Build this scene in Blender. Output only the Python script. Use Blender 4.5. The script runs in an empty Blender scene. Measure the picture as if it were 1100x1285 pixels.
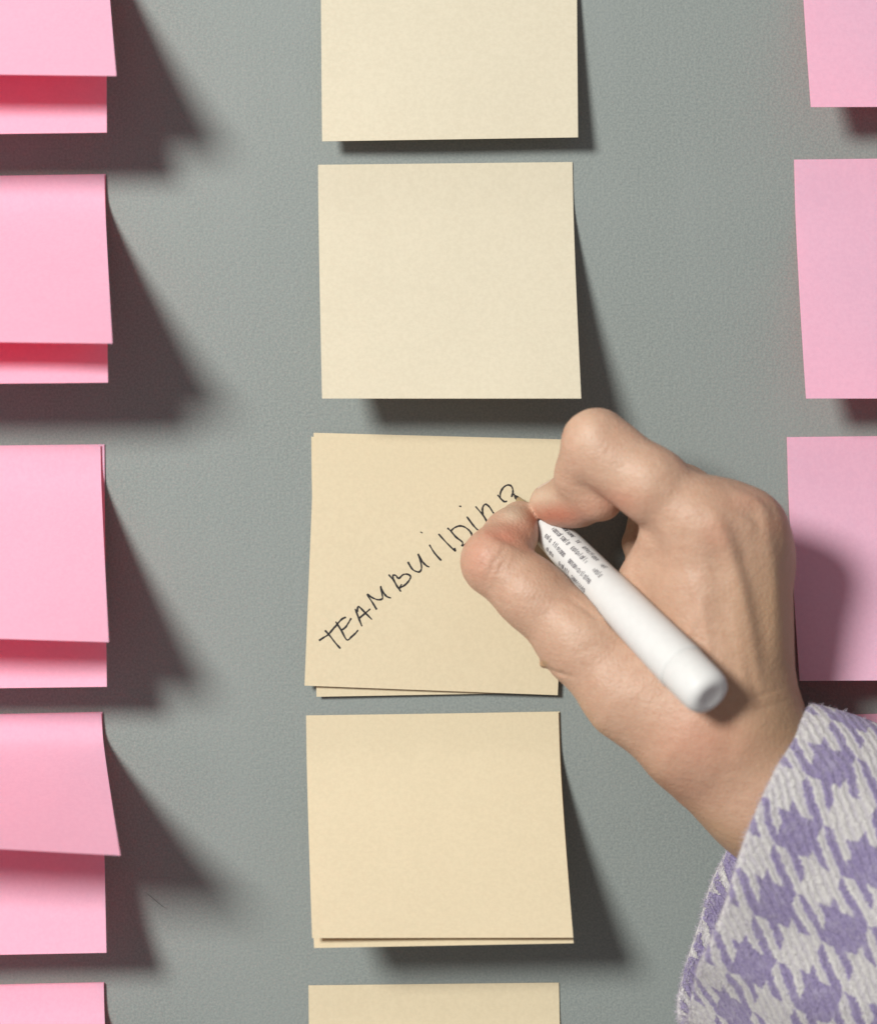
import bpy, math, random
import numpy as np
from mathutils import Vector
from mathutils.bvhtree import BVHTree

random.seed(7); np.random.seed(7)
scene = bpy.context.scene
col = scene.collection

# ------------------------------------------------------------------ camera
CAM_D = 0.60                      # metres from lens to wall
MM_PX = 0.2375e-3                 # wall metres per photo pixel (76 mm notes)
W_PX, H_PX = 1100.0, 1285.0
cam_d = bpy.data.cameras.new('camera')
cam = bpy.data.objects.new('camera', cam_d); col.objects.link(cam)
cam.location = (0, -CAM_D, 0); cam.rotation_euler = (math.radians(90), 0, 0)
cam_d.sensor_fit = 'HORIZONTAL'; cam_d.sensor_width = 24.0
cam_d.lens = 24.0 * CAM_D / (W_PX * MM_PX)
cam_d.clip_start = 0.01; cam_d.clip_end = 20
cam_d.dof.use_dof = True; cam_d.dof.focus_distance = CAM_D - 0.010; cam_d.dof.aperture_fstop = 4.8
scene.camera = cam

# ------------------------------------------------------------------ light
world = bpy.data.worlds.new('World'); scene.world = world; world.use_nodes = True
bg = world.node_tree.nodes['Background']
bg.inputs['Color'].default_value = (1.0, 0.91, 0.94, 1); bg.inputs['Strength'].default_value = 0.25

key_d = bpy.data.lights.new('key_lamp', 'AREA'); key_d.shape = 'DISK'; key_d.size = 0.38
key_d.energy = 30; key_d.color = (1.0, 0.995, 0.96)
key = bpy.data.objects.new('key_lamp', key_d); col.objects.link(key)
ldir = Vector((-0.655, -1.0, 0.40)).normalized()
key.location = ldir * 1.5
key.rotation_euler = (-ldir).to_track_quat('-Z', 'Y').to_euler()

scene.view_settings.view_transform = 'Standard'; scene.view_settings.look = 'None'
scene.view_settings.exposure = 0.0; scene.view_settings.gamma = 1.0
scene.view_settings.use_curve_mapping = False

# ------------------------------------------------------------------ helpers
def P(px, py, h):
    """world point (m) that stands h metres off the wall"""
    s = MM_PX * (1 - h / CAM_D)
    return Vector(((px - W_PX / 2) * s, -h, (H_PX / 2 - py) * s))

def mesh_obj(name, verts, faces, mat, parent=None, smooth=True):
    me = bpy.data.meshes.new(name)
    me.from_pydata([tuple(v) for v in verts], [], faces)
    me.update()
    if smooth: me.shade_smooth()
    o = bpy.data.objects.new(name, me); col.objects.link(o)
    if mat: me.materials.append(mat)
    if parent: o.parent = parent
    return o

def tag(o, label=None, cat=None, group=None, kind=None):
    if label: o['label'] = label
    if cat: o['category'] = cat
    if group: o['group'] = group
    if kind: o['kind'] = kind
    return o

def new_mat(name):
    m = bpy.data.materials.new(name); m.use_nodes = True
    nt = m.node_tree; nt.nodes.clear()
    out = nt.nodes.new('ShaderNodeOutputMaterial')
    return m, nt, out

def N(nt, typ, **kw):
    n = nt.nodes.new(typ)
    ins = kw.pop('ins', {})
    for k, v in kw.items(): setattr(n, k, v)
    for k, v in ins.items():
        s = n.inputs[k]
        if isinstance(v, bpy.types.NodeSocket): nt.links.new(v, s)
        else: s.default_value = v
    return n

def M(nt, op, a, b=None, c=None):
    n = nt.nodes.new('ShaderNodeMath'); n.operation = op
    for i, v in enumerate((a, b, c)):
        if v is None: continue
        if isinstance(v, bpy.types.NodeSocket): nt.links.new(v, n.inputs[i])
        else: n.inputs[i].default_value = v
    return n.outputs[0]

def MIX(nt, fac, a, b, blend='MIX'):
    n = nt.nodes.new('ShaderNodeMix'); n.data_type = 'RGBA'; n.blend_type = blend
    for k, v in ((0, fac), (6, a), (7, b)):
        if isinstance(v, bpy.types.NodeSocket): nt.links.new(v, n.inputs[k])
        else: n.inputs[k].default_value = v if k == 0 else (v[0], v[1], v[2], 1)
    return n.outputs[2]

def RANGE(nt, v, a, b, c=0.0, d=1.0):
    n = nt.nodes.new('ShaderNodeMapRange'); n.interpolation_type = 'SMOOTHSTEP'
    nt.links.new(v, n.inputs[0])
    for i, x in enumerate((a, b, c, d)): n.inputs[i + 1].default_value = x
    return n.outputs[0]

# ------------------------------------------------------------------ materials
def wall_material():
    m, nt, out = new_mat('painted_wall')
    tc = N(nt, 'ShaderNodeTexCoord').outputs['Object']
    n1 = N(nt, 'ShaderNodeTexNoise', ins={'Vector': tc, 'Scale': 620, 'Detail': 3, 'Roughness': 0.6}).outputs['Fac']
    n2 = N(nt, 'ShaderNodeTexNoise', ins={'Vector': tc, 'Scale': 1500, 'Detail': 2, 'Roughness': 0.7}).outputs['Fac']
    n3 = N(nt, 'ShaderNodeTexNoise', ins={'Vector': tc, 'Scale': 14, 'Detail': 3, 'Roughness': 0.6}).outputs['Fac']
    c = MIX(nt, RANGE(nt, n3, 0.3, 0.7), (0.192, 0.219, 0.214), (0.218, 0.245, 0.239))
    rl = N(nt, 'ShaderNodeMapping', ins={'Vector': tc, 'Scale': (26.0, 1.0, 3.0)}).outputs[0]
    n5 = N(nt, 'ShaderNodeTexNoise', ins={'Vector': rl, 'Scale': 1.0, 'Detail': 4, 'Roughness': 0.65}).outputs['Fac']
    c = MIX(nt, M(nt, 'MULTIPLY', RANGE(nt, n5, 0.42, 0.68), 0.5), c, (0.185, 0.213, 0.204))
    c = MIX(nt, RANGE(nt, n2, 0.3, 0.7), c, (0.258, 0.285, 0.265))
    c = MIX(nt, M(nt, 'MULTIPLY', RANGE(nt, n1, 0.35, 0.2), 0.35), c, (0.150, 0.168, 0.156))
    hgt = M(nt, 'ADD', M(nt, 'MULTIPLY', n1, 1.0), M(nt, 'MULTIPLY', n2, 0.5))
    b = N(nt, 'ShaderNodeBump', ins={'Height': hgt, 'Strength': 0.6, 'Distance': 0.00026}).outputs[0]
    p = N(nt, 'ShaderNodeBsdfPrincipled', ins={'Base Color': c, 'Roughness': 0.62, 'Specular IOR Level': 0.25, 'Normal': b})
    nt.links.new(p.outputs[0], out.inputs[0])
    return m

def paper_material(name, base, base2, trans):
    m, nt, out = new_mat(name)
    tc = N(nt, 'ShaderNodeTexCoord').outputs['Object']
    n1 = N(nt, 'ShaderNodeTexNoise', ins={'Vector': tc, 'Scale': 900, 'Detail': 4, 'Roughness': 0.7}).outputs['Fac']
    n2 = N(nt, 'ShaderNodeTexNoise', ins={'Vector': tc, 'Scale': 60, 'Detail': 3}).outputs['Fac']
    mp = N(nt, 'ShaderNodeMapping', ins={'Vector': tc, 'Scale': (1.0, 1.0, 5.0)}).outputs[0]
    n4 = N(nt, 'ShaderNodeTexNoise', ins={'Vector': mp, 'Scale': 420, 'Detail': 2}).outputs['Fac']
    f = M(nt, 'ADD', M(nt, 'MULTIPLY', n1, 0.86), M(nt, 'MULTIPLY', n2, 0.14))
    c = MIX(nt, RANGE(nt, f, 0.35, 0.65), base, base2)
    hgt = M(nt, 'ADD', n1, n4)
    b = N(nt, 'ShaderNodeBump', ins={'Height': hgt, 'Strength': 0.22, 'Distance': 0.0001}).outputs[0]
    p = N(nt, 'ShaderNodeBsdfPrincipled', ins={'Base Color': c, 'Roughness': 0.85, 'Specular IOR Level': 0.15, 'Normal': b})
    t = N(nt, 'ShaderNodeBsdfTranslucent', ins={'Color': (*trans, 1)})
    mx = N(nt, 'ShaderNodeAddShader', ins={0: p.outputs[0], 1: t.outputs[0]})      # light glows through thin fluorescent paper
    nt.links.new(mx.outputs[0], out.inputs[0])
    return m

def plain(name, color, rough=0.5, spec=0.5):
    m, nt, out = new_mat(name)
    tc = N(nt, 'ShaderNodeTexCoord').outputs['Object']
    n = N(nt, 'ShaderNodeTexNoise', ins={'Vector': tc, 'Scale': 500, 'Detail': 3}).outputs['Fac']
    c = MIX(nt, n, tuple(x * 0.93 for x in color), tuple(min(1, x * 1.05) for x in color))
    p = N(nt, 'ShaderNodeBsdfPrincipled', ins={'Base Color': c, 'Roughness': rough, 'Specular IOR Level': spec})
    nt.links.new(p.outputs[0], out.inputs[0])
    return m

def skin_material():
    m, nt, out = new_mat('skin')
    tc = N(nt, 'ShaderNodeTexCoord').outputs['Object']
    red = N(nt, 'ShaderNodeAttribute', attribute_name='red').outputs['Fac']
    pale = N(nt, 'ShaderNodeAttribute', attribute_name='pale').outputs['Fac']
    tan = N(nt, 'ShaderNodeAttribute', attribute_name='tan').outputs['Fac']
    big = N(nt, 'ShaderNodeTexNoise', ins={'Vector': tc, 'Scale': 90, 'Detail': 4, 'Roughness': 0.6}).outputs['Fac']
    med = N(nt, 'ShaderNodeTexNoise', ins={'Vector': tc, 'Scale': 420, 'Detail': 4, 'Roughness': 0.7}).outputs['Fac']
    fine = N(nt, 'ShaderNodeTexNoise', ins={'Vector': tc, 'Scale': 1900, 'Detail': 2, 'Roughness': 0.6}).outputs['Fac']
    c = MIX(nt, RANGE(nt, big, 0.3, 0.7), (0.470, 0.298, 0.205), (0.512, 0.330, 0.232))
    c = MIX(nt, M(nt, 'MULTIPLY', RANGE(nt, med, 0.4, 0.7), 0.6), c, (0.44, 0.255, 0.17))
    c = MIX(nt, M(nt, 'MULTIPLY', RANGE(nt, fine, 0.45, 0.7), 0.35), c, (0.40, 0.245, 0.165))
    c = MIX(nt, tan, c, (0.42, 0.265, 0.155))
    c = MIX(nt, red, c, (0.50, 0.185, 0.12))
    c = MIX(nt, pale, c, (0.58, 0.44, 0.32))
    vor = N(nt, 'ShaderNodeTexVoronoi', ins={'Vector': tc, 'Scale': 1150, 'Randomness': 1.0}).outputs['Distance']
    hgt = M(nt, 'ADD', M(nt, 'MULTIPLY', vor, 0.7), M(nt, 'ADD', M(nt, 'MULTIPLY', fine, 0.5), M(nt, 'MULTIPLY', med, 0.75)))
    b = N(nt, 'ShaderNodeBump', ins={'Height': hgt, 'Strength': 0.55, 'Distance': 0.00030}).outputs[0]
    p = N(nt, 'ShaderNodeBsdfPrincipled', ins={'Base Color': c, 'Roughness': 0.48, 'Specular IOR Level': 0.34,
          'Subsurface Weight': 0.2, 'Subsurface Radius': (1.0, 0.38, 0.22), 'Subsurface Scale': 0.0030, 'Normal': b})
    nt.links.new(p.outputs[0], out.inputs[0])
    return m

def wool_material():
    """hound's-tooth weave worked out thread by thread from the UV (metres)"""
    m, nt, out = new_mat('checked_wool')
    uv = N(nt, 'ShaderNodeUVMap', uv_map='weave').outputs[0]
    dn = N(nt, 'ShaderNodeTexNoise', ins={'Vector': uv, 'Scale': 950, 'Detail': 4, 'Roughness': 0.7}).outputs['Color']
    dn2 = N(nt, 'ShaderNodeTexNoise', ins={'Vector': uv, 'Scale': 90, 'Detail': 2}).outputs['Color']
    off = N(nt, 'ShaderNodeVectorMath', operation='SUBTRACT', ins={0: dn, 1: (0.5, 0.5, 0.5)}).outputs[0]
    off = N(nt, 'ShaderNodeVectorMath', operation='SCALE', ins={0: off, 'Scale': 0.0028}).outputs[0]
    off2 = N(nt, 'ShaderNodeVectorMath', operation='SUBTRACT', ins={0: dn2, 1: (0.5, 0.5, 0.5)}).outputs[0]
    off2 = N(nt, 'ShaderNodeVectorMath', operation='SCALE', ins={0: off2, 'Scale': 0.0036}).outputs[0]
    uvd = N(nt, 'ShaderNodeVectorMath', operation='ADD', ins={0: uv, 1: off}).outputs[0]
    uvd = N(nt, 'ShaderNodeVectorMath', operation='ADD', ins={0: uvd, 1: off2}).outputs[0]
    sep = N(nt, 'ShaderNodeSeparateXYZ', ins={0: uvd})
    T = 1.0 / 0.0025
    u = M(nt, 'MULTIPLY', sep.outputs[0], T); v = M(nt, 'MULTIPLY', sep.outputs[1], T)
    iu = M(nt, 'FLOOR', u); iv = M(nt, 'FLOOR', v)
    warp = M(nt, 'LESS_THAN', M(nt, 'FLOORED_MODULO', iu, 8), 4)
    weft = M(nt, 'LESS_THAN', M(nt, 'FLOORED_MODULO', iv, 8), 4)
    tw = M(nt, 'LESS_THAN', M(nt, 'FLOORED_MODULO', M(nt, 'SUBTRACT', u, v), 8 / 3), 4 / 3)
    f = M(nt, 'ADD', M(nt, 'MULTIPLY', tw, warp), M(nt, 'MULTIPLY', M(nt, 'SUBTRACT', 1, tw), weft))
    fz = N(nt, 'ShaderNodeTexNoise', ins={'Vector': uv, 'Scale': 1500, 'Detail': 3, 'Roughness': 0.7}).outputs['Fac']
    fb = N(nt, 'ShaderNodeTexNoise', ins={'Vector': uv, 'Scale': 260, 'Detail': 3, 'Roughness': 0.7}).outputs['Fac']
    lav = MIX(nt, RANGE(nt, fz, 0.3, 0.7), (0.19, 0.150, 0.300), (0.36, 0.31, 0.49))
    lav = MIX(nt, M(nt, 'MULTIPLY', RANGE(nt, fb, 0.45, 0.75), 0.5), lav, (0.48, 0.44, 0.56))
    wht = MIX(nt, RANGE(nt, fz, 0.3, 0.7), (0.58, 0.56, 0.545), (0.74, 0.72, 0.69))
    wht = MIX(nt, M(nt, 'MULTIPLY', RANGE(nt, fb, 0.5, 0.8), 0.4), wht, (0.49, 0.45, 0.53))
    c = MIX(nt, f, wht, lav)
    # ribs of the twill plus fluff
    rib = M(nt, 'SINE', M(nt, 'MULTIPLY', M(nt, 'SUBTRACT', u, v), math.pi * 1.5))
    c = MIX(nt, M(nt, 'MULTIPLY', RANGE(nt, rib, -0.2, -0.95), 0.30), c, (0.30, 0.26, 0.38))
    hgt = M(nt, 'ADD', M(nt, 'MULTIPLY', rib, 0.35), M(nt, 'ADD', M(nt, 'MULTIPLY', fz, 0.9), M(nt, 'MULTIPLY', fb, 0.8)))
    b = N(nt, 'ShaderNodeBump', ins={'Height': hgt, 'Strength': 0.8, 'Distance': 0.0007}).outputs[0]
    p = N(nt, 'ShaderNodeBsdfPrincipled', ins={'Base Color': c, 'Roughness': 0.95, 'Specular IOR Level': 0.1,
          'Sheen Weight': 0.25, 'Sheen Roughness': 0.5, 'Normal': b})
    nt.links.new(p.outputs[0], out.inputs[0])
    return m

MAT_WALL = wall_material()
MAT_PINK = paper_material('pink_paper', (0.462, 0.364, 0.470), (0.494, 0.390, 0.498), (0.50, 0.003, 0.080))
MAT_CREAM = paper_material('cream_paper', (0.548, 0.505, 0.388), (0.588, 0.545, 0.423), (0.16, 0.115, 0.05))
MAT_BUFF = paper_material('buff_paper', (0.575, 0.505, 0.352), (0.615, 0.543, 0.382), (0.16, 0.105, 0.04))
MAT_INK = plain('black_ink', (0.012, 0.010, 0.010), 0.45)
MAT_SKIN = skin_material()
MAT_WOOL = wool_material()
MAT_BARREL = plain('white_plastic', (0.64, 0.64, 0.62), 0.5, 0.3)
MAT_NIB = plain('nib_holder', (0.42, 0.30, 0.16), 0.35)
MAT_PRINT = plain('grey_print', (0.06, 0.05, 0.065), 0.5)
MAT_NAIL = plain('fingernail', (0.56, 0.42, 0.34), 0.28, 0.5)
MAT_CRACK = plain('crack_filler', (0.10, 0.11, 0.105), 0.9)

# ------------------------------------------------------------------ wall
wv = [(-1.2, 0, -1.2), (1.2, 0, -1.2), (1.2, 0, 1.2), (-1.2, 0, 1.2), (-1.2, .05, -1.2), (1.2, .05, -1.2), (1.2, .05, 1.2), (-1.2, .05, 1.2)]
wf = [(0, 1, 2, 3), (5, 4, 7, 6), (4, 0, 3, 7), (1, 5, 6, 2), (3, 2, 6, 7), (4, 5, 1, 0)]
wall = mesh_obj('wall', wv, wf, MAT_WALL, smooth=False); tag(wall, kind='structure')
cpts = [(182, 1120), (190, 1126), (197, 1132), (203, 1137), (210, 1141)]
cv, cf = [], []
for i, (x, y) in enumerate(cpts):
    w = (0.2, 0.5, 0.6, 0.5, 0.1)[i] * 0.7
    cv += [P(x - .6 * w, y + w, 0.00008), P(x + .6 * w, y - w, 0.00008)]
    if i: cf.append((2 * i - 2, 2 * i, 2 * i + 1, 2 * i - 1))
mesh_obj('hairline_crack', cv, cf, MAT_CRACK, wall, smooth=False)

# ------------------------------------------------------------------ sticky notes
def sheet(name, corners, hb, mat, parent=None, h0=0.0004, t0=0.17, power=1.35, bow=0.0, nu=18, nv=36, thick=0.00016, wave=1.0):
    """corners TL TR BR BL; the foot stands hb=(left,right) metres off the wall, the gummed top lies on it"""
    TL, TR, BR, BL = corners
    ph = random.uniform(0, 6.28); am = random.uniform(0.0004, 0.0009); cc = random.uniform(-0.0012, 0.0014)
    fr = []
    for j in range(nv + 1):
        t = j / nv
        e_ = 0.06; w_ = lambda q: (math.sqrt((q - t0) ** 2 + e_ * e_) + (q - t0)) / 2
        f = ((w_(t) - w_(0)) / (w_(1) - w_(0))) ** power
        g = 0.55 * f + 0.45 * t
        for i in range(nu + 1):
            u = i / nu
            xl = TL[0] + (BL[0] - TL[0]) * g; xr = TR[0] + (BR[0] - TR[0]) * g
            yl = TL[1] + (BL[1] - TL[1]) * t; yr = TR[1] + (BR[1] - TR[1]) * t
            h = h0 + f * (hb[0] + (hb[1] - hb[0]) * u) + bow * f * math.sin(math.pi * u)
            h += f * wave * (am * math.sin(4.2 * u + 2.5 * t + ph) + cc * (max(0, u - 0.7) / 0.3) ** 2 * t * t)
            fr.append(P(xl + (xr - xl) * u, yl + (yr - yl) * u, h))
    n = len(fr); W = nu + 1
    bk = [p + Vector((0, thick, 0)) for p in fr]
    F = []
    for j in range(nv):
        for i in range(nu):
            a, b, c, d = j * W + i, j * W + i + 1, (j + 1) * W + i + 1, (j + 1) * W + i
            F.append((d, c, b, a)); F.append((n + a, n + b, n + c, n + d))
    ring = [i for i in range(W)] + [j * W + nu for j in range(1, nv + 1)] + [nv * W + i for i in range(nu - 1, -1, -1)] + [j * W for j in range(nv - 1, 0, -1)]
    off = 2 * n
    rim = [fr[i] for i in ring] + [bk[i] for i in ring]; R = len(ring)
    for k in range(R):
        k2 = (k + 1) % R
        F.append((off + k, off + k2, off + R + k2, off + R + k))
    return mesh_obj(name, fr + bk + rim, F, mat, parent)

def stack(loc, label, cat, group, front, back, mat):
    e = bpy.data.objects.new('sticky_note_stack', None); col.objects.link(e)
    e.location = loc
    tag(e, label, cat, group)
    for kw in (front, back):
        o = sheet('sheet', mat=mat, **kw)
        o.parent = e; o.matrix_parent_inverse = __import__('mathutils').Matrix.Translation(-Vector(loc))
    return e

CAT = 'sticky note'
LIFT = 1.31
GP, GC = 'pink sticky notes on the wall', 'cream sticky notes on the wall'
mm = 0.001
# left column: pink stacks whose top sheet has curled up
LEFT = [
 ('pink sticky note stack with strongly lifted top sheet, above every other left pink stack',
  [(-188, -112), (131, -116), (146, 95), (-184, 91)], 33, [(-187, -111), (133, -117), (134, 166), (-186, 170)], 22),
 ('pink sticky note stack whose lifted top sheet shows a narrow red strip below',
  [(-188, 224), (131, 219), (141, 431), (-185, 427)], 36, [(-187, 223), (132.5, 218), (135.5, 480), (-185, 483)], 27),
 ('pink sticky note stack whose back sheet shows a red sliver along its right edge',
  [(-192, 563), (126, 559), (136.5, 806), (-186, 796)], 32, [(-188, 561), (131, 557.5), (134, 862), (-186, 866)], 17),
 ('pink sticky note stack with top sheet flared widest, a tall pink strip below it',
  [(-190, 902), (127, 895), (151, 1074), (-180, 1056)], 40, [(-189, 900), (128.5, 893.5), (133.5, 1196), (-186, 1202)], 18),
 ('pink sticky note stack of which just the gummed top shows, below the widest flared one',
  [(-188, 1242), (130, 1234), (142, 1465), (-184, 1462)], 34, [(-187, 1240), (130.5, 1233), (134, 1530), (-186, 1536)], 18)]
for lab, fc, fh, bc, bh in LEFT:
    stack(P(bc[0][0] / 2 + bc[1][0] / 2, bc[0][1], 0), lab, CAT, GP,
          dict(corners=fc, hb=(fh * mm * LIFT, fh * mm * LIFT), h0=0.0012, power=1.15),
          dict(corners=bc, hb=(bh * mm * LIFT, bh * mm * LIFT), h0=0.0005, power=1.25), MAT_PINK)

# centre column
def single(label, corners, hb, mat, group, **kw):
    o = sheet('sticky_note', corners, (hb[0] * mm * LIFT, hb[1] * mm * LIFT), mat, **kw)
    c = P((corners[0][0] + corners[1][0]) / 2, (corners[0][1] + corners[1][1]) / 2, 0)
    for v in o.data.vertices: v.co -= c
    o.location = c
    return tag(o, label, CAT, group)

single('pale cream sticky note lying nearly flat at the head of the cream column',
       [(402, -132), (723, -135), (725, 172), (404, 177)], (6, 7), MAT_CREAM, GC)
single('blank pale cream sticky note, foot lifted, just above the note with handwriting',
       [(399, 206.5), (718, 203), (729, 500), (404, 500)], (17, 19), MAT_CREAM, GC, power=1.3)
def centre_stack(label, front, back, mat):
    return stack(P(550, front['corners'][0][1], 0), label, CAT, GC, front, back, mat)
written = centre_stack('buff sticky notes with TEAMBUilDing handwritten across the top sheet',
    dict(corners=[(393.5, 543), (712, 551.5), (699.5, 872.5), (382, 860.5)], hb=(2.6 * mm, 1.6 * mm), h0=0.0011, power=1.0, wave=0.2),
    dict(corners=[(390.5, 548), (708, 552), (698, 869), (397, 874.5)], hb=(1.8 * mm, 0.8 * mm), h0=0.0004, power=1.0, wave=0.1), MAT_BUFF)
centre_stack('blank buff sticky notes with lifted foot, below the handwritten note',
    dict(corners=[(384, 898), (700.5, 893.5), (719, 1177), (391.5, 1177.5)], hb=(31.5 * mm, 32 * mm), h0=0.0011, power=1.3, bow=-0.0008, wave=0.4),
    dict(corners=[(384.5, 898.5), (702, 893), (719.5, 1184), (394, 1190)], hb=(30 * mm, 30.3 * mm), h0=0.0004, power=1.3, wave=0.3), MAT_BUFF)
single('buff sticky note cut off at its gummed top, last of the cream column',
       [(387, 1237), (701, 1233.5), (714, 1528), (392, 1528)], (20, 20), MAT_BUFF, GC, power=1.3)

# right column
single('pink single sticky note above the other right-hand pink notes, casting a dark shadow',
       [(1001, -158), (1322, -162), (1345, 133), (1017, 134)], (15, 15), MAT_PINK, GP)
single('pink single sticky note with smooth unshadowed face, right of blank cream note',
       [(996, 200), (1317, 196.5), (1340, 500), (1011, 500)], (16, 16), MAT_PINK, GP)
single('pink single sticky note with the hand shadow on it, beside the knuckles',
       [(987, 548.5), (1307, 545), (1330, 853), (1003, 854.5)], (13, 14), MAT_PINK, GP)
single('pink single sticky note mostly hidden behind the checked sleeve',
       [(983, 898), (1303, 893), (1325, 1212), (1000, 1215)], (3, 4), MAT_PINK, GP)

# ------------------------------------------------------------------ handwriting on the top sheet
top_sheet = written.children[0]
bpy.context.view_layer.update()
bvh_v = [top_sheet.matrix_world @ v.co for v in top_sheet.data.vertices]
bvh = BVHTree.FromPolygons(bvh_v, [tuple(p.vertices) for p in top_sheet.data.polygons])
def on_sheet(px, py):
    o = Vector((0, -CAM_D, 0)); d = (P(px, py, 0) - o).normalized()
    hit = bvh.ray_cast(o, d)[0]
    return hit if hit is not None else P(px, py, 0.0025)
def rz(pts, ox, oy, k): return [(ox + x / k, oy + y / k) for x, y in pts]
A = lambda *p: rz(p, 390, 740, 10); B = lambda *p: rz(p, 480, 660, 10); C = lambda *p: rz(p, 570, 590, 11)
STROKES = [
 A((175, 510), (230, 570), (300, 660), (370, 740)), A((100, 640), (160, 600), (215, 565), (280, 490), (335, 425), (390, 368), (440, 345)),
 A((310, 400), (380, 510), (450, 630), (510, 590), (560, 545), (592, 505)), A((305, 475), (320, 445), (340, 420)), A((380, 510), (430, 475), (465, 425), (505, 357)),
 A((555, 240), (600, 360), (640, 460)), A((582, 280), (587, 225), (605, 215), (680, 290), (765, 375)), A((600, 362), (670, 305), (745, 240)),
 A((825, 250), (770, 160), (705, 60), (760, 95), (830, 125), (880, 122), (898, 100), (888, 30), (875, -40), (905, 30), (950, 85), (1005, 105)),
 B((75, 610), (140, 690), (185, 765), (230, 825)), B((150, 700), (128, 640), (135, 618), (165, 622), (200, 658), (255, 612), (310, 606), (350, 635), (330, 685), (280, 740), (205, 785)), B((205, 785), (220, 765), (238, 730)),
 B((315, 450), (370, 540), (430, 575), (470, 570), (487, 520), (472, 430), (445, 350), (500, 450), (550, 500), (585, 515)),
 B((585, 235), (650, 340), (735, 435)), B((473, 74), (500, 90)), B((700, 100), (800, 210), (905, 310), (900, 275)),
 B((810, 25), (850, 60), (920, 140), (1000, 205), (990, 255)),
 C((-50, 840), (0, 795), (70, 770), (140, 785), (210, 840), (240, 900), (220, 960), (170, 1010), (100, 1050)),
 C((170, 640), (250, 750), (310, 815), (370, 860)), C((65, 495), (95, 502)),
 C((290, 500), (400, 630), (455, 725)), C((400, 630), (385, 560), (395, 500), (430, 470), (480, 505), (530, 580), (575, 630)),
 C((595, 340), (640, 395), (690, 435), (725, 424)), C((630, 385), (635, 310), (670, 245), (720, 208), (770, 210), (800, 250), (805, 310), (785, 372)), C((795, 340), (832, 330))]
def catmull(pts, n=6):
    if len(pts) < 3: return pts
    p = [pts[0]] + list(pts) + [pts[-1]]; out = []
    for i in range(1, len(p) - 2):
        for k in range(n):
            t = k / n
            out.append(tuple(0.5 * (2 * p[i][a] + (p[i + 1][a] - p[i - 1][a]) * t + (2 * p[i - 1][a] - 5 * p[i][a] + 4 * p[i + 1][a] - p[i + 2][a]) * t * t
                       + (3 * p[i][a] - p[i - 1][a] - 3 * p[i + 1][a] + p[i + 2][a]) * t ** 3) for a in range(len(p[0]))))
    out.append(tuple(pts[-1])); return out
hv, hf = [], []
for st in STROKES:
    pts = catmull(st); m_ = len(pts)
    base = len(hv)
    for i, (x, y) in enumerate(pts):
        a = pts[max(0, i - 1)]; b = pts[min(m_ - 1, i + 1)]
        dx, dy = b[0] - a[0], b[1] - a[1]; L = math.hypot(dx, dy) or 1
        w = 1.08 + 0.20 * math.sin(i * 0.45 + base) + 0.12 * math.sin(i * 1.3 + base * 2)
        if i == 0 or i == m_ - 1: w *= 0.8
        nx, ny = -dy / L * w, dx / L * w
        for sgn in (-1, 1):
            q = on_sheet(x + nx * sgn, y + ny * sgn); hv.append(q + Vector((0, -0.00007, 0)))
        if i: k = base + 2 * i; hf.append((k - 2, k, k + 1, k - 1))
hand_writing = mesh_obj('handwriting', hv, hf, MAT_INK, smooth=False)
hand_writing.parent = top_sheet; hand_writing.matrix_parent_inverse = top_sheet.matrix_world.inverted()
tag(hand_writing, 'thin black slanting handwriting reading TEAMBUilDing')

# ------------------------------------------------------------------ marker
TIP = P(645.5, 622, 0.0014); END = P(892, 875, 0.071)
AX = (END - TIP); MLEN = AX.length; AX.normalize()
side = AX.cross(Vector((0, -1, 0))).normalized(); upv = side.cross(AX).normalized()
if upv.y > 0: upv = -upv; side = -side
def lathe(name, prof, mat, parent, seg=48, cap=True):
    vs, fs = [], []
    for (s, r) in prof:
        for k in range(seg):
            a = 2 * math.pi * k / seg
            vs.append(AX * s + (side * math.cos(a) + upv * math.sin(a)) * r)
    for i in range(len(prof) - 1):
        for k in range(seg):
            k2 = (k + 1) % seg
            fs.append((i * seg + k, i * seg + k2, (i + 1) * seg + k2, (i + 1) * seg + k))
    if cap:
        fs.append(tuple(range(seg - 1, -1, -1))); fs.append(tuple((len(prof) - 1) * seg + k for k in range(seg)))
    return mesh_obj(name, vs, fs, mat, parent)
marker = bpy.data.objects.new('marker', None); col.objects.link(marker); marker.location = TIP
tag(marker, 'white plastic fibre-tip marker with fine grey print held between thumb and index finger', 'marker')
lathe('nib', [(0.0, 0.0003), (0.0008, 0.0006), (0.003, 0.0008)], MAT_INK, marker, 20)
lathe('nib_holder', [(0.0022, 0.0009), (0.006, 0.0012), (0.0075, 0.0026), (0.012, 0.0031)], MAT_NIB, marker, 32)
S = MLEN
BARREL = [(0.0119, 0.0030), (0.0125, 0.0037), (0.0130, 0.0044), (0.0180, 0.0049), (0.0205, 0.0051), (0.032, 0.0056), (0.050, 0.0060),
          (0.0503, 0.00612), (S - 0.0150, 0.00685), (S - 0.0132, 0.00690), (S - 0.0130, 0.00682)]
lathe('barrel', BARREL, MAT_BARREL, marker)
lathe('end_plug', [(S - 0.0134, 0.0064), (S - 0.0128, 0.00672), (S - 0.005, 0.0066), (S - 0.0022, 0.0064), (S - 0.0008, 0.0058), (S, 0.0045), (S, 0.0030),
                   (S - 0.00025, 0.0022), (S - 0.0003, 0.0010), (S - 0.0003, 0.0001)], MAT_BARREL, marker)
def barrel_r(s):
    for (a, ra), (b, rb) in zip(BARREL, BARREL[1:]):
        if a <= s <= b: return ra + (rb - ra) * (s - a) / (b - a + 1e-9)
    return 0.006
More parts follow.
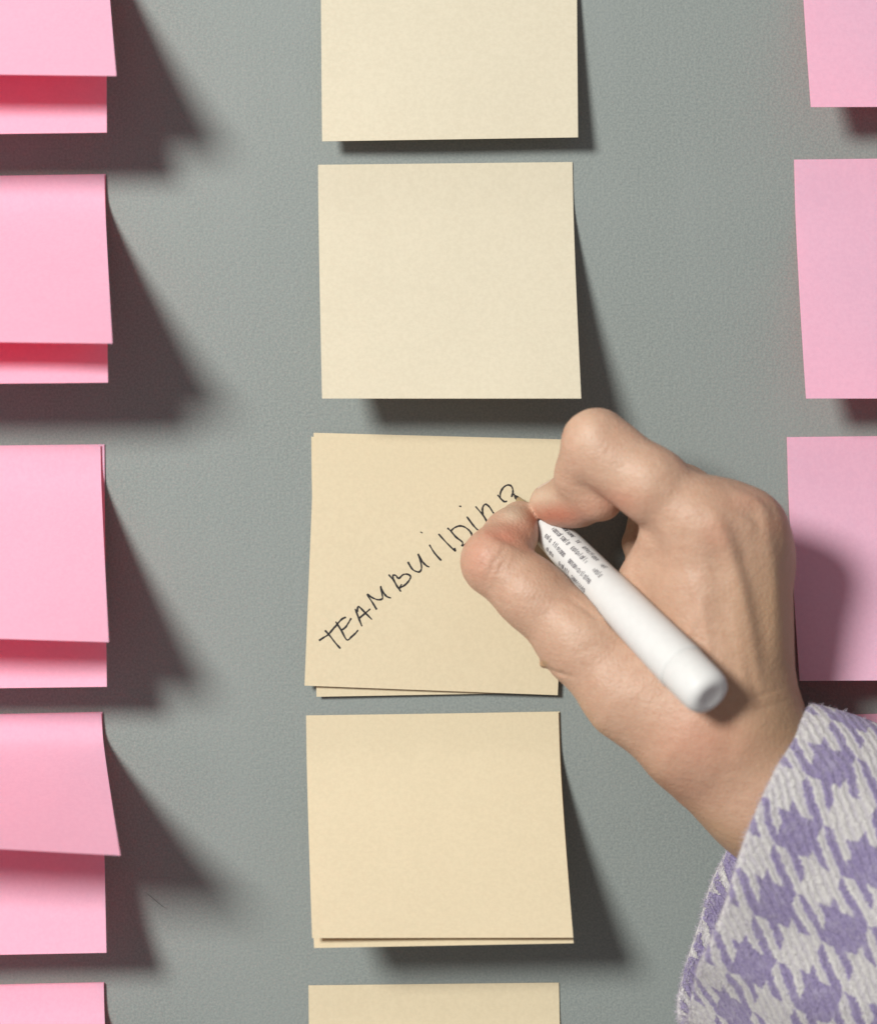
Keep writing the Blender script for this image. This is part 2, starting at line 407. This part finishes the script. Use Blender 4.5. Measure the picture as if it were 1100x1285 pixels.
# rows of tiny print, far too small to read: stems, bows and bars
ROWS = [(122, [(0.0242, 0.0321), (0.0331, 0.0350), (0.0366, 0.0440), (0.0458, 0.0488)]),
        (94, [(0.0242, 0.0334), (0.0348, 0.0433), (0.0462, 0.0506)]),
        (62, [(0.0242, 0.0277), (0.0286, 0.0356), (0.0374, 0.0493)]),
        (30, [(0.0268, 0.0312), (0.0339, 0.0400), (0.0409, 0.0488)])]
pv, pf = [], []
def on_barrel(s, ang, lift=0.00006):
    r = barrel_r(s) + lift
    return AX * s + (side * math.cos(ang) + upv * math.sin(ang)) * r
def pbar(s0, a0, s1, a1, w):
    n = 3; base = len(pv)
    ds, da = s1 - s0, (a1 - a0) * 0.0055
    L = math.hypot(ds, da) or 1
    ox, oa = -da / L * w, ds / L * w / 0.0055
    for i in range(n + 1):
        t = i / n; s = s0 + ds * t; a = a0 + (a1 - a0) * t
        pv.append(on_barrel(s + ox, a + oa)); pv.append(on_barrel(s - ox, a - oa))
        if i: k = base + 2 * i; pf.append((k - 2, k, k + 1, k - 1))
# ang 90 deg = towards the camera
for deg, words in ROWS:
    for (s0, s1) in words:
        s = s0; cw = 0.00082
        while s + cw * 0.8 < s1:
            a = math.radians(deg + 2); xh = 0.00105 / 0.0055; w = 0.00011
            kind = random.choice('nolietas')
            up = 1
            if kind in 'nle': pbar(s, a, s, a + up * xh * (1.5 if kind == 'l' else 1), w)
            if kind in 'oae':
                pbar(s, a, s + cw * .6, a, w); pbar(s, a + up * xh, s + cw * .6, a + up * xh, w); pbar(s, a, s, a + up * xh, w)
                if kind != 'e': pbar(s + cw * .6, a, s + cw * .6, a + up * xh, w)
            if kind == 'e': pbar(s, a + up * xh * .5, s + cw * .6, a + up * xh * .5, w)
            if kind == 'n': pbar(s, a + up * xh, s + cw * .55, a + up * xh, w); pbar(s + cw * .55, a, s + cw * .55, a + up * xh, w)
            if kind in 'it': pbar(s + cw * .25, a, s + cw * .25, a + up * xh * (1.4 if kind == 't' else .9), w)
            if kind == 't': pbar(s, a + up * xh, s + cw * .5, a + up * xh, w)
            if kind == 's': pbar(s, a, s + cw * .5, a, w); pbar(s + cw * .5, a, s, a + up * xh, w); pbar(s, a + up * xh, s + cw * .5, a + up * xh, w)
            s += cw
mesh_obj('fine_print', pv, pf, MAT_PRINT, marker, smooth=False)

# ------------------------------------------------------------------ hand (one continuous skin, modelled as a distance field)
RES = 0.60                                             # mm
def low(h): return h if h < 7 else 7 + (h - 7) * 0.68      # the hand leans close to the wall
def pm(px, py, h): v = P(px, py, low(h) * mm); return np.array([v.x * 1e3, -v.y * 1e3, v.z * 1e3], dtype=np.float32)   # x, h, z in mm
x0, x1, h0, h1, z0, z1 = 0.0, 122.0, -3.0, 92.0, -122.0, 38.0
gx = np.arange(x0, x1, RES, dtype=np.float32); gh = np.arange(h0, h1, RES, dtype=np.float32); gz = np.arange(z0, z1, RES, dtype=np.float32)
GX, GH, GZ = np.meshgrid(gx, gh, gz, indexing='ij')
def cap(a, b, ra, rb, flat=None, f=1.0, ease=False):
    a = pm(*a); b = pm(*b); ab = b - a; L2 = float(ab @ ab) + 1e-6
    vx, vh, vz = GX - a[0], GH - a[1], GZ - a[2]
    t = np.clip((vx * ab[0] + vh * ab[1] + vz * ab[2]) / L2, 0, 1)
    vx -= t * ab[0]; vh -= t * ab[1]; vz -= t * ab[2]
    d2 = vx * vx + vh * vh + vz * vz
    if flat is not None:
        n = np.array(flat, dtype=np.float32); n /= np.linalg.norm(n)
        vn = vx * n[0] + vh * n[1] + vz * n[2]
        d2 += vn * vn * (1 / f ** 2 - 1)
    return np.sqrt(d2) - (ra + (rb - ra) * t)
def ball(c, r): return cap(c, (c[0] + .01, c[1], c[2]), r, r)
def smin(a, b, k):
    h = np.clip(0.5 + 0.5 * (b - a) / k, 0, 1)
    return b + (a - b) * h - k * h * (1 - h)
def chain(js, k):
    d = None
    for (a, ra), (b, rb) in zip(js, js[1:]):
        c = cap(a, b, ra, rb); d = c if d is None else smin(d, c, k)
    return d
def falloff(c, r_in, r_out):
    c = pm(*c)
    d = np.sqrt((GX - c[0]) ** 2 + (GH - c[1]) ** 2 + (GZ - c[2]) ** 2)
    return 1 - np.clip((d - r_in) / (r_out - r_in), 0, 1)

def build_hand():
    # back of the hand: four metacarpals, heel, web, wrist
    palm = cap((884, 660, 64), (918, 890, 62), 11.0, 10.5)
    palm = smin(palm, cap((928, 668, 60), (938, 890, 56), 11.0, 10.5), 10)
    palm = smin(palm, cap((940, 698, 48), (945, 895, 44), 10.8, 10.5), 10)
    palm = smin(palm, cap((928, 735, 30), (938, 900, 28), 11.0, 11.0), 10)
    palm = smin(palm, cap((805, 800, 36), (885, 890, 36), 12.0, 14.0), 10)       # thenar body
    palm = smin(palm, cap((864, 742, 58), (890, 850, 60), 10.5, 10.0), 10)       # first interosseous
    wrist = cap((905, 948, 46), (966, 998, 45), 17.6, 17.8, (0, 1, 0), 1.2)
    wrist = smin(wrist, cap((966, 998, 45), (1085, 1085, 44), 17.8, 20.0, (0, 1, 0), 1.15), 8)
    palm = smin(palm, wrist, 16)
    idx = chain([((882, 661, 64), 10.6), ((818, 608, 64), 9.5), ((749, 552, 59), 8.9)], 4)
    idx = smin(idx, cap((812, 614, 63), (751, 574, 59), 8.2, 8.3), 3)            # flesh under the first joint
    idx2 = chain([((748, 560, 58), 8.0), ((735, 594, 48), 8.1), ((723, 624, 34), 7.6), ((690, 632, 19.5), 6.0)], 3)
    idx2 = smin(idx2, cap((750, 621, 47), (702, 637, 25), 7.6, 5.6), 3)          # finger pad
    idx = smin(idx, idx2, 1.4 + 4.5 * falloff((700, 560, 52), 7, 15))
    mid = chain([((928, 668, 57), 11), ((850, 625, 42), 9.4), ((826, 608, 20), 8.4), ((822, 650, 9.5), 7.0), ((806, 682, 8), 6.2)], 3)
    rng = chain([((940, 698, 44), 10.5), ((870, 650, 26), 9.0), ((852, 645, 13), 8.4), ((824, 690, 8.5), 7.2), ((803, 725, 8), 6.4)], 3)
    pky = chain([((928, 735, 28), 10), ((880, 690, 13), 8.0), ((855, 685, 9.5), 7.6), ((822, 730, 8), 6.6), ((820, 765, 8), 6.2)], 3)
    d = palm
    for fng, mcp in ((pky, (928, 735, 28)), (rng, (940, 698, 44)), (mid, (928, 668, 57)), (idx, (884, 659, 64))):
        k = 0.8 + 8.5 * falloff(mcp, 11, 29)
        d = smin(d, fng, k)
    th = chain([((864, 916, 56), 13.6), ((792, 868, 51), 12.8), ((731, 804, 46), 11.6)], 6)
    th2 = chain([((731, 804, 46), 11.6), ((667, 746, 42), 9.2), ((622, 705, 37), 9.5)], 5)
    th3 = chain([((622, 705, 37), 9.3), ((640, 673, 26), 7.4), ((652, 655, 17), 6.1)], 3)
    th = smin(th, th2, 5); th = smin(th, th3, 3)
    k = 0.5 + 13.0 * falloff((815, 865, 50), 24, 42)
    d = smin(d, th, k)
    # web between thumb and index finger
    web = cap((776, 778, 38), (842, 705, 46), 7.5, 9.0)
    web = smin(web, cap((794, 745, 43), (824, 682, 55), 4.5, 5.5), 6)
    d = smin(d, web, 6)
    # small mole beside the thumb crease
    d = smin(d, ball((682, 833, 45), 1.3), 0.8)
    # the marker presses its bed into the fingers; the heel flattens on the wall
    ax = np.array([AX.x, -AX.y, AX.z]); tp = np.array([TIP.x, -TIP.y, TIP.z]) * 1e3
    vx, vh, vz = GX - tp[0], GH - tp[1], GZ - tp[2]
    s = vx * ax[0] + vh * ax[1] + vz * ax[2]
    rad = np.sqrt(np.maximum(vx * vx + vh * vh + vz * vz - s * s, 0))
    rr = np.interp(s, [0, 2, 6, 7.5, 12, 14, 18, 20.5, 32, 50, S * 1e3], [0.5, 0.9, 1.3, 2.7, 3.5, 4.5, 4.9, 5.1, 5.6, 6.05, 7.0]).astype(np.float32)
    pen = rad - rr - 0.05
    d = np.where(s > 0, np.maximum(d, -pen), d)
    d = np.maximum(d, 3.2 - GH)
    return d.astype(np.float32)

def surface_nets(D):
    nx, ny, nz = D.shape
    S_ = D < 0
    cs = np.zeros((nx - 1, ny - 1, nz - 1), np.uint8)
    for i in (0, 1):
        for j in (0, 1):
            for k in (0, 1): cs += S_[i:nx - 1 + i, j:ny - 1 + j, k:nz - 1 + k]
    act = np.argwhere((cs > 0) & (cs < 8))
    idx = -np.ones(cs.shape, np.int64); idx[act[:, 0], act[:, 1], act[:, 2]] = np.arange(len(act))
    acc = np.zeros((len(act), 3)); cnt = np.zeros(len(act))
    cor = [(i, j, k) for i in (0, 1) for j in (0, 1) for k in (0, 1)]
    for a in cor:
        for ax_ in range(3):
            if a[ax_]: continue
            b = list(a); b[ax_] = 1
            da = D[act[:, 0] + a[0], act[:, 1] + a[1], act[:, 2] + a[2]]; db = D[act[:, 0] + b[0], act[:, 1] + b[1], act[:, 2] + b[2]]
            m_ = (da < 0) != (db < 0)
            t = np.where(m_, da / np.where(m_, da - db, 1), 0)
            p = np.array(a, float)[None].repeat(len(act), 0); p[:, ax_] += t
            acc[m_] += p[m_]; cnt[m_] += 1
    V = act + acc / cnt[:, None]
    faces = []
    for ax_ in range(3):
        o1, o2 = (ax_ + 1) % 3, (ax_ + 2) % 3
        sl0 = [slice(None)] * 3; sl1 = [slice(None)] * 3
        sl0[ax_] = slice(0, -1); sl1[ax_] = slice(1, None)
        ch = S_[tuple(sl0)] != S_[tuple(sl1)]
        e = np.argwhere(ch)
        e = e[(e[:, o1] > 0) & (e[:, o2] > 0) & (e[:, o1] < D.shape[o1] - 1) & (e[:, o2] < D.shape[o2] - 1)]
        def cell(d1, d2):
            c = e.copy(); c[:, o1] -= d1; c[:, o2] -= d2
            return idx[c[:, 0], c[:, 1], c[:, 2]]
        q = np.stack([cell(1, 1), cell(0, 1), cell(0, 0), cell(1, 0)], 1)
        inside = S_[e[:, 0], e[:, 1], e[:, 2]]
        q[~inside] = q[~inside][:, ::-1]
        faces.append(q)
    return V, np.concatenate(faces)

D = build_hand()
V, Fq = surface_nets(D)
XYH = V * RES + np.array([x0, h0, z0])
pos = np.stack([XYH[:, 0], -XYH[:, 1], XYH[:, 2]], 1) * 1e-3
# keep just the largest connected skin, then relax it a little
def relax(pos, F, it, lam=0.5):
    n = len(pos)
    e = np.concatenate([F[:, [0, 1]], F[:, [1, 2]], F[:, [2, 3]], F[:, [3, 0]]]); e = np.concatenate([e, e[:, ::-1]])
    deg = np.bincount(e[:, 0], minlength=n).astype(float)
    for _ in range(it):
        for l in (lam, -lam * 1.02):
            s = np.stack([np.bincount(e[:, 0], weights=pos[e[:, 1], a], minlength=n) for a in range(3)], 1) / deg[:, None]
            pos = pos + l * (s - pos)
    return pos
pos = relax(pos, Fq, 6)
def vnormals(pos, F):
    fn = np.cross(pos[F[:, 2]] - pos[F[:, 0]], pos[F[:, 3]] - pos[F[:, 1]])
    n = np.zeros_like(pos)
    for c in range(4):
        for a in range(3): n[:, a] += np.bincount(F[:, c], weights=fn[:, a], minlength=len(pos))
    return n / (np.linalg.norm(n, axis=1, keepdims=True) + 1e-12)
nrm = vnormals(pos, Fq)
if (nrm * (pos - pos.mean(0))).sum() < 0: Fq = Fq[:, ::-1]; nrm = -nrm
# folds, tendons and colour are laid along lines over the skin
hgt = -pos[:, 1]
sc = MM_PX * (1 - hgt / CAM_D)
PXv = pos[:, 0] / sc + W_PX / 2; PYv = H_PX / 2 - pos[:, 2] / sc
front = np.clip((-nrm[:, 1] + 0.15) / 0.3, 0, 1) * np.clip((hgt - 0.010) / 0.006, 0, 1)
def line_d(pts):
    best = np.full(len(pos), 1e9); along = np.zeros(len(pos)); n = len(pts) - 1
    for i in range(n):
        a = np.array(pts[i], float); b = np.array(pts[i + 1], float); ab = b - a
        t = np.clip(((PXv - a[0]) * ab[0] + (PYv - a[1]) * ab[1]) / (ab @ ab), 0, 1)
        d = np.hypot(PXv - a[0] - t * ab[0], PYv - a[1] - t * ab[1])
        m_ = d < best; best[m_] = d[m_]; along[m_] = (i + t[m_]) / n
    return best, along
disp = np.zeros(len(pos))
def fold(pts, width, amp, taper=True):
    global disp
    d, al = line_d(pts)
    g = np.exp(-(d / width) ** 2)
    if taper: g *= np.sin(np.pi * np.clip(al * 0.9 + 0.05, 0, 1)) ** 0.6
    disp += amp * mm * g * front
# tendons and knuckle valleys on the back of the hand
fold([(893, 640), (915, 690), (930, 740), (940, 800), (950, 860)], 11, 0.95)
fold([(915, 640), (932, 690), (945, 745), (955, 800)], 13, -0.45)
fold([(955, 650), (968, 700), (972, 760), (975, 830)], 10, 0.7)
fold([(918, 760), (928, 810), (938, 875)], 8, 0.5)
fold([(925, 622), (945, 628), (962, 645)], 6, 0.6); fold([(925, 640), (945, 648), (955, 665)], 6, -0.5)
fold([(852, 700), (880, 760), (892, 830), (905, 880)], 6, 0.28); fold([(880, 760), (862, 800), (850, 850)], 5, 0.22)
fold([(925, 800), (945, 860), (955, 890)], 7, -0.3)
fold([(890, 690), (900, 730), (905, 790)], 14, -0.5)
# thumb joint folds
fold([(610, 730), (619, 708), (634, 688)], 3.2, -0.32); fold([(618, 735), (626, 713), (640, 692)], 3.0, -0.22); fold([(600, 716), (610, 699), (622, 682)], 3.0, -0.15); fold([(630, 745), (640, 724), (652, 708)], 3.0, -0.2)
fold([(618, 668), (640, 677), (668, 692)], 7, -0.9)
# thumb base creases
fold([(682, 838), (698, 845), (718, 850)], 3.0, -0.6); fold([(690, 846), (705, 858), (716, 862)], 2.0, -0.22)
fold([(715, 752), (735, 764), (752, 778)], 4, -0.5)
fold([(700, 775), (730, 790), (760, 806)], 12, 0.5)
# index finger bend
fold([(790, 632), (812, 650), (825, 690), (800, 712)], 9, -0.3)
# wrist lines
fold([(905, 880), (940, 878), (985, 862)], 2.2, -0.25); fold([(910, 895), (950, 890), (990, 878)], 2.2, -0.2)
def vnoise(p, s, seed):
    rs = np.random.RandomState(seed); out = np.zeros(len(p))
    for _ in range(7):
        k = rs.normal(size=3) * s; out += np.sin(p @ k + rs.rand() * 6.28)
    return out / 7
disp += 0.00022 * vnoise(pos, 260, 3) + 0.00008 * vnoise(pos, 900, 5)
pos = pos + nrm * disp[:, None]

skin = bpy.data.meshes.new('person')
skin.vertices.add(len(pos)); skin.vertices.foreach_set('co', pos.astype(np.float32).ravel())
skin.loops.add(Fq.size); skin.loops.foreach_set('vertex_index', Fq.astype(np.int32).ravel())
skin.polygons.add(len(Fq)); skin.polygons.foreach_set('loop_start', (np.arange(len(Fq)) * 4).astype(np.int32))
skin.update(calc_edges=True); skin.validate(); skin.shade_smooth()
skin.materials.append(MAT_SKIN)
def blob(px, py, r, ry=None):
    return np.exp(-(((PXv - px) / r) ** 2 + ((PYv - py) / (ry or r)) ** 2))
red = 0.85 * blob(700, 648, 34, 14) + 0.6 * blob(640, 668, 26, 14) + 0.22 * blob(900, 672, 20) + 0.2 * blob(930, 630, 26, 12) + 0.35 * blob(600, 700, 22, 30) \
    + 0.35 * blob(770, 630, 34, 16) + 0.30 * blob(880, 930, 60, 40) + 0.25 * blob(830, 1000, 60, 30) + 0.25 * blob(975, 660, 16)
red += 0.2 * np.exp(-(line_d([(612, 668), (640, 676), (668, 690)])[0] / 6) ** 2)
pale = 0.75 * blob(643, 645, 14, 10) + 0.7 * blob(680, 622, 18, 10) + 0.35 * blob(735, 545, 14, 22) + 0.2 * blob(790, 590, 40, 22) + 0.2 * blob(720, 790, 40, 22)
tan = 0.9 * np.clip((PXv - 880) / 110, 0, 1) * np.clip((PYv - 640) / 120, 0, 1) * np.clip((1000 - PYv) / 80, 0, 1) + 0.6 * np.exp(-(line_d([(705, 885), (760, 945), (860, 1020), (920, 1060)])[0] / 16) ** 2)
mole = np.hypot(PXv - 682, PYv - 833) < 5
tan[mole] = 1.0
for nme, arr in (('red', red), ('pale', pale), ('tan', tan)):
    at = skin.attributes.new(nme, 'FLOAT', 'POINT'); at.data.foreach_set('value', np.clip(arr, 0, 1).astype(np.float32))
person = bpy.data.objects.new('person', skin); col.objects.link(person)
tag(person, 'right hand pinching a white marker, wrist coming out of a lavender checked sleeve', 'person')

# fingernails laid on the two fingertips
hand_bvh = BVHTree.FromPolygons([Vector(p) for p in pos], [tuple(int(i) for i in f) for f in Fq])
def nail(root_, tip_, outward, half, length_frac=(0.1, 1.05)):
    a, b = [P(q[0], q[1], low(q[2] * 1e3) * mm) for q in (root_, tip_)]; ax_ = (b - a).normalized(); L = (b - a).length
    out_ = Vector(outward); out_ = (out_ - ax_ * out_.dot(ax_)).normalized(); sd = ax_.cross(out_)
    vs, fs = [], []; nu, nv = 10, 10
    for j in range(nv + 1):
        t = j / nv
        wd = half * math.sqrt(max(0.05, 1 - max(0, (t - 0.8) / 0.2) ** 2 * 0.6)) * (0.85 + 0.15 * min(1, t * 4))
        for i in range(nu + 1):
            an = (i / nu * 2 - 1) * wd
            dr = out_ * math.cos(an) + sd * math.sin(an)
            c = a + ax_ * L * (length_frac[0] + (length_frac[1] - length_frac[0]) * t)
            hit = hand_bvh.ray_cast(c + dr * 0.03, -dr)[0]
            q = hit if hit is not None and (hit - c).length < 0.011 else c + dr * 0.0064
            ed = max(abs(i / nu * 2 - 1), abs(t * 2 - 1)) ** 4
            vs.append(q + dr * (0.00022 - 0.00032 * ed))
    for j in range(nv):
        for i in range(nu):
            k = j * (nu + 1) + i; fs.append((k, k + 1, k + nu + 2, k + nu + 1))
    o = mesh_obj('fingernail', vs, fs, MAT_NAIL, person)
    return o
nail((718, 624, 0.029), (688, 632, 0.0175), (-0.55, 0.35, 0.8), 0.7)
nail((637, 675, 0.027), (652, 655, 0.016), (-0.85, 0.1, 0.1), 0.85)

# ------------------------------------------------------------------ sleeve
near = [(1013, 884, 48), (1002, 905, 66), (980, 950, 78), (953, 1008, 83), (927, 1075, 82), (909, 1135, 78), (890, 1185, 72), (872, 1222, 63), (862, 1262, 50), (858, 1290, 38)]
far = [(850, 1287, 27), (850, 1250, 20), (858, 1215, 15), (873, 1168, 12), (887, 1116, 11), (913, 1062, 10), (950, 990, 10), (985, 930, 13), (1006, 895, 24)]
loop = [tuple(P(x, y, low(h) * mm)) for x, y, h in near + far]
lp = loop[-3:] + loop + loop[:3]
dense = catmull(lp, 10)[3 * 10:-3 * 10 - 1][:len(loop) * 10]
loop = [Vector(p) for p in dense]; NL = len(loop)
cen = sum(loop, Vector()) / NL
sdir = Vector((0.93, -0.03, -0.40)).normalized()
def inward(p):
    d = cen - p; d -= sdir * d.dot(sdir); return d.normalized()
rings = []      # (offset along axis m, inward m)
for s_ in (0.030, 0.022, 0.014, 0.007): rings.append((s_, 0.0034))
for k in range(9):
    a = math.pi * k / 8
    rings.append((0.0017 - 0.0017 * math.sin(a), 0.0017 + 0.0017 * math.cos(a)))
for k in range(1, 34): rings.append((0.0017 + k * 0.0030, 0.0))
arc = [0.0]
for i in range(NL): arc.append(arc[-1] + (loop[(i + 1) % NL] - loop[i]).length)
vs, uvs = [], []
lenv = 0.0; prev = None
for (s_, inn) in rings:
    if prev is not None: lenv += math.hypot(s_ - prev[0], inn - prev[1])
    prev = (s_, inn)
    grow = 1.0 + 0.9 * max(0, s_)
    for i in range(NL + 1):
        p = loop[i % NL]; iw = inward(p)
        q = cen + (p - cen) * grow + iw * inn + sdir * s_
        w = 0.0010 * math.sin(s_ * 95 + i * 0.06) + 0.0008 * math.sin(s_ * 60 - i * 0.11 + 1.0) + 0.0005 * math.sin(i * 0.31 + s_ * 30)
        q = q - iw * w
        if q.y > -0.0045: q.y = -0.0045
        vs.append(q); uvs.append((lenv, arc[i]))
fs = []
for r in range(len(rings) - 1):
    for i in range(NL):
        a = r * (NL + 1) + i; fs.append((a, a + 1, a + NL + 2, a + NL + 1))
sleeve = mesh_obj('jacket_sleeve', vs, fs, MAT_WOOL, person)
uvl = sleeve.data.uv_layers.new(name='weave')
for lpz in sleeve.data.loops: uvl.data[lpz.index].uv = uvs[lpz.vertex_index]
tag(sleeve, 'lavender and white hound\'s-tooth wool sleeve with a turned hem')

# loose fibres that give the cloth its soft edge
sleeve.data.update()
polys = sleeve.data.polygons; rs = random.Random(11)
fv, ff = [], []
first = 12 * NL
for _ in range(15000):
    pl = polys[rs.randrange(4 * NL, len(polys) if rs.random() < 0.8 else 16 * NL)]
    idv = pl.vertices; a, b = rs.random(), rs.random()
    c0 = sleeve.data.vertices[idv[0]].co.lerp(sleeve.data.vertices[idv[1]].co, a).lerp(sleeve.data.vertices[idv[3]].co.lerp(sleeve.data.vertices[idv[2]].co, a), b)
    nn = pl.normal.copy()
    if nn.dot(c0 - cen) < 0 and pl.index > 14 * NL: nn.negate()
    tng = Vector((rs.gauss(0, 1), rs.gauss(0, 1), rs.gauss(0, 1))); tng -= nn * tng.dot(nn); tng.normalize()
    L_ = rs.uniform(0.0006, 0.0017); lift = rs.uniform(0.15, 0.75); sd_ = nn.cross(tng) * rs.uniform(0.00003, 0.00006)
    curl = Vector((rs.gauss(0, 1), rs.gauss(0, 1), rs.gauss(0, 1))) * 0.25
    base = len(fv)
    for q in range(4):
        t_ = q / 3
        p_ = c0 + (tng * t_ + nn * lift * math.sin(t_ * 2.2) + curl * t_ * t_) * L_
        w_ = sd_ * (1 - 0.6 * t_)
        fv += [p_ - w_, p_ + w_]
        if q: k = base + 2 * q; ff.append((k - 2, k, k + 1, k - 1))
MAT_FLUFF = plain('wool_fluff', (0.47, 0.435, 0.50), 0.95, 0.05)
fl = mesh_obj('wool_fluff', fv, ff, MAT_FLUFF, sleeve); tag(fl, kind='stuff')
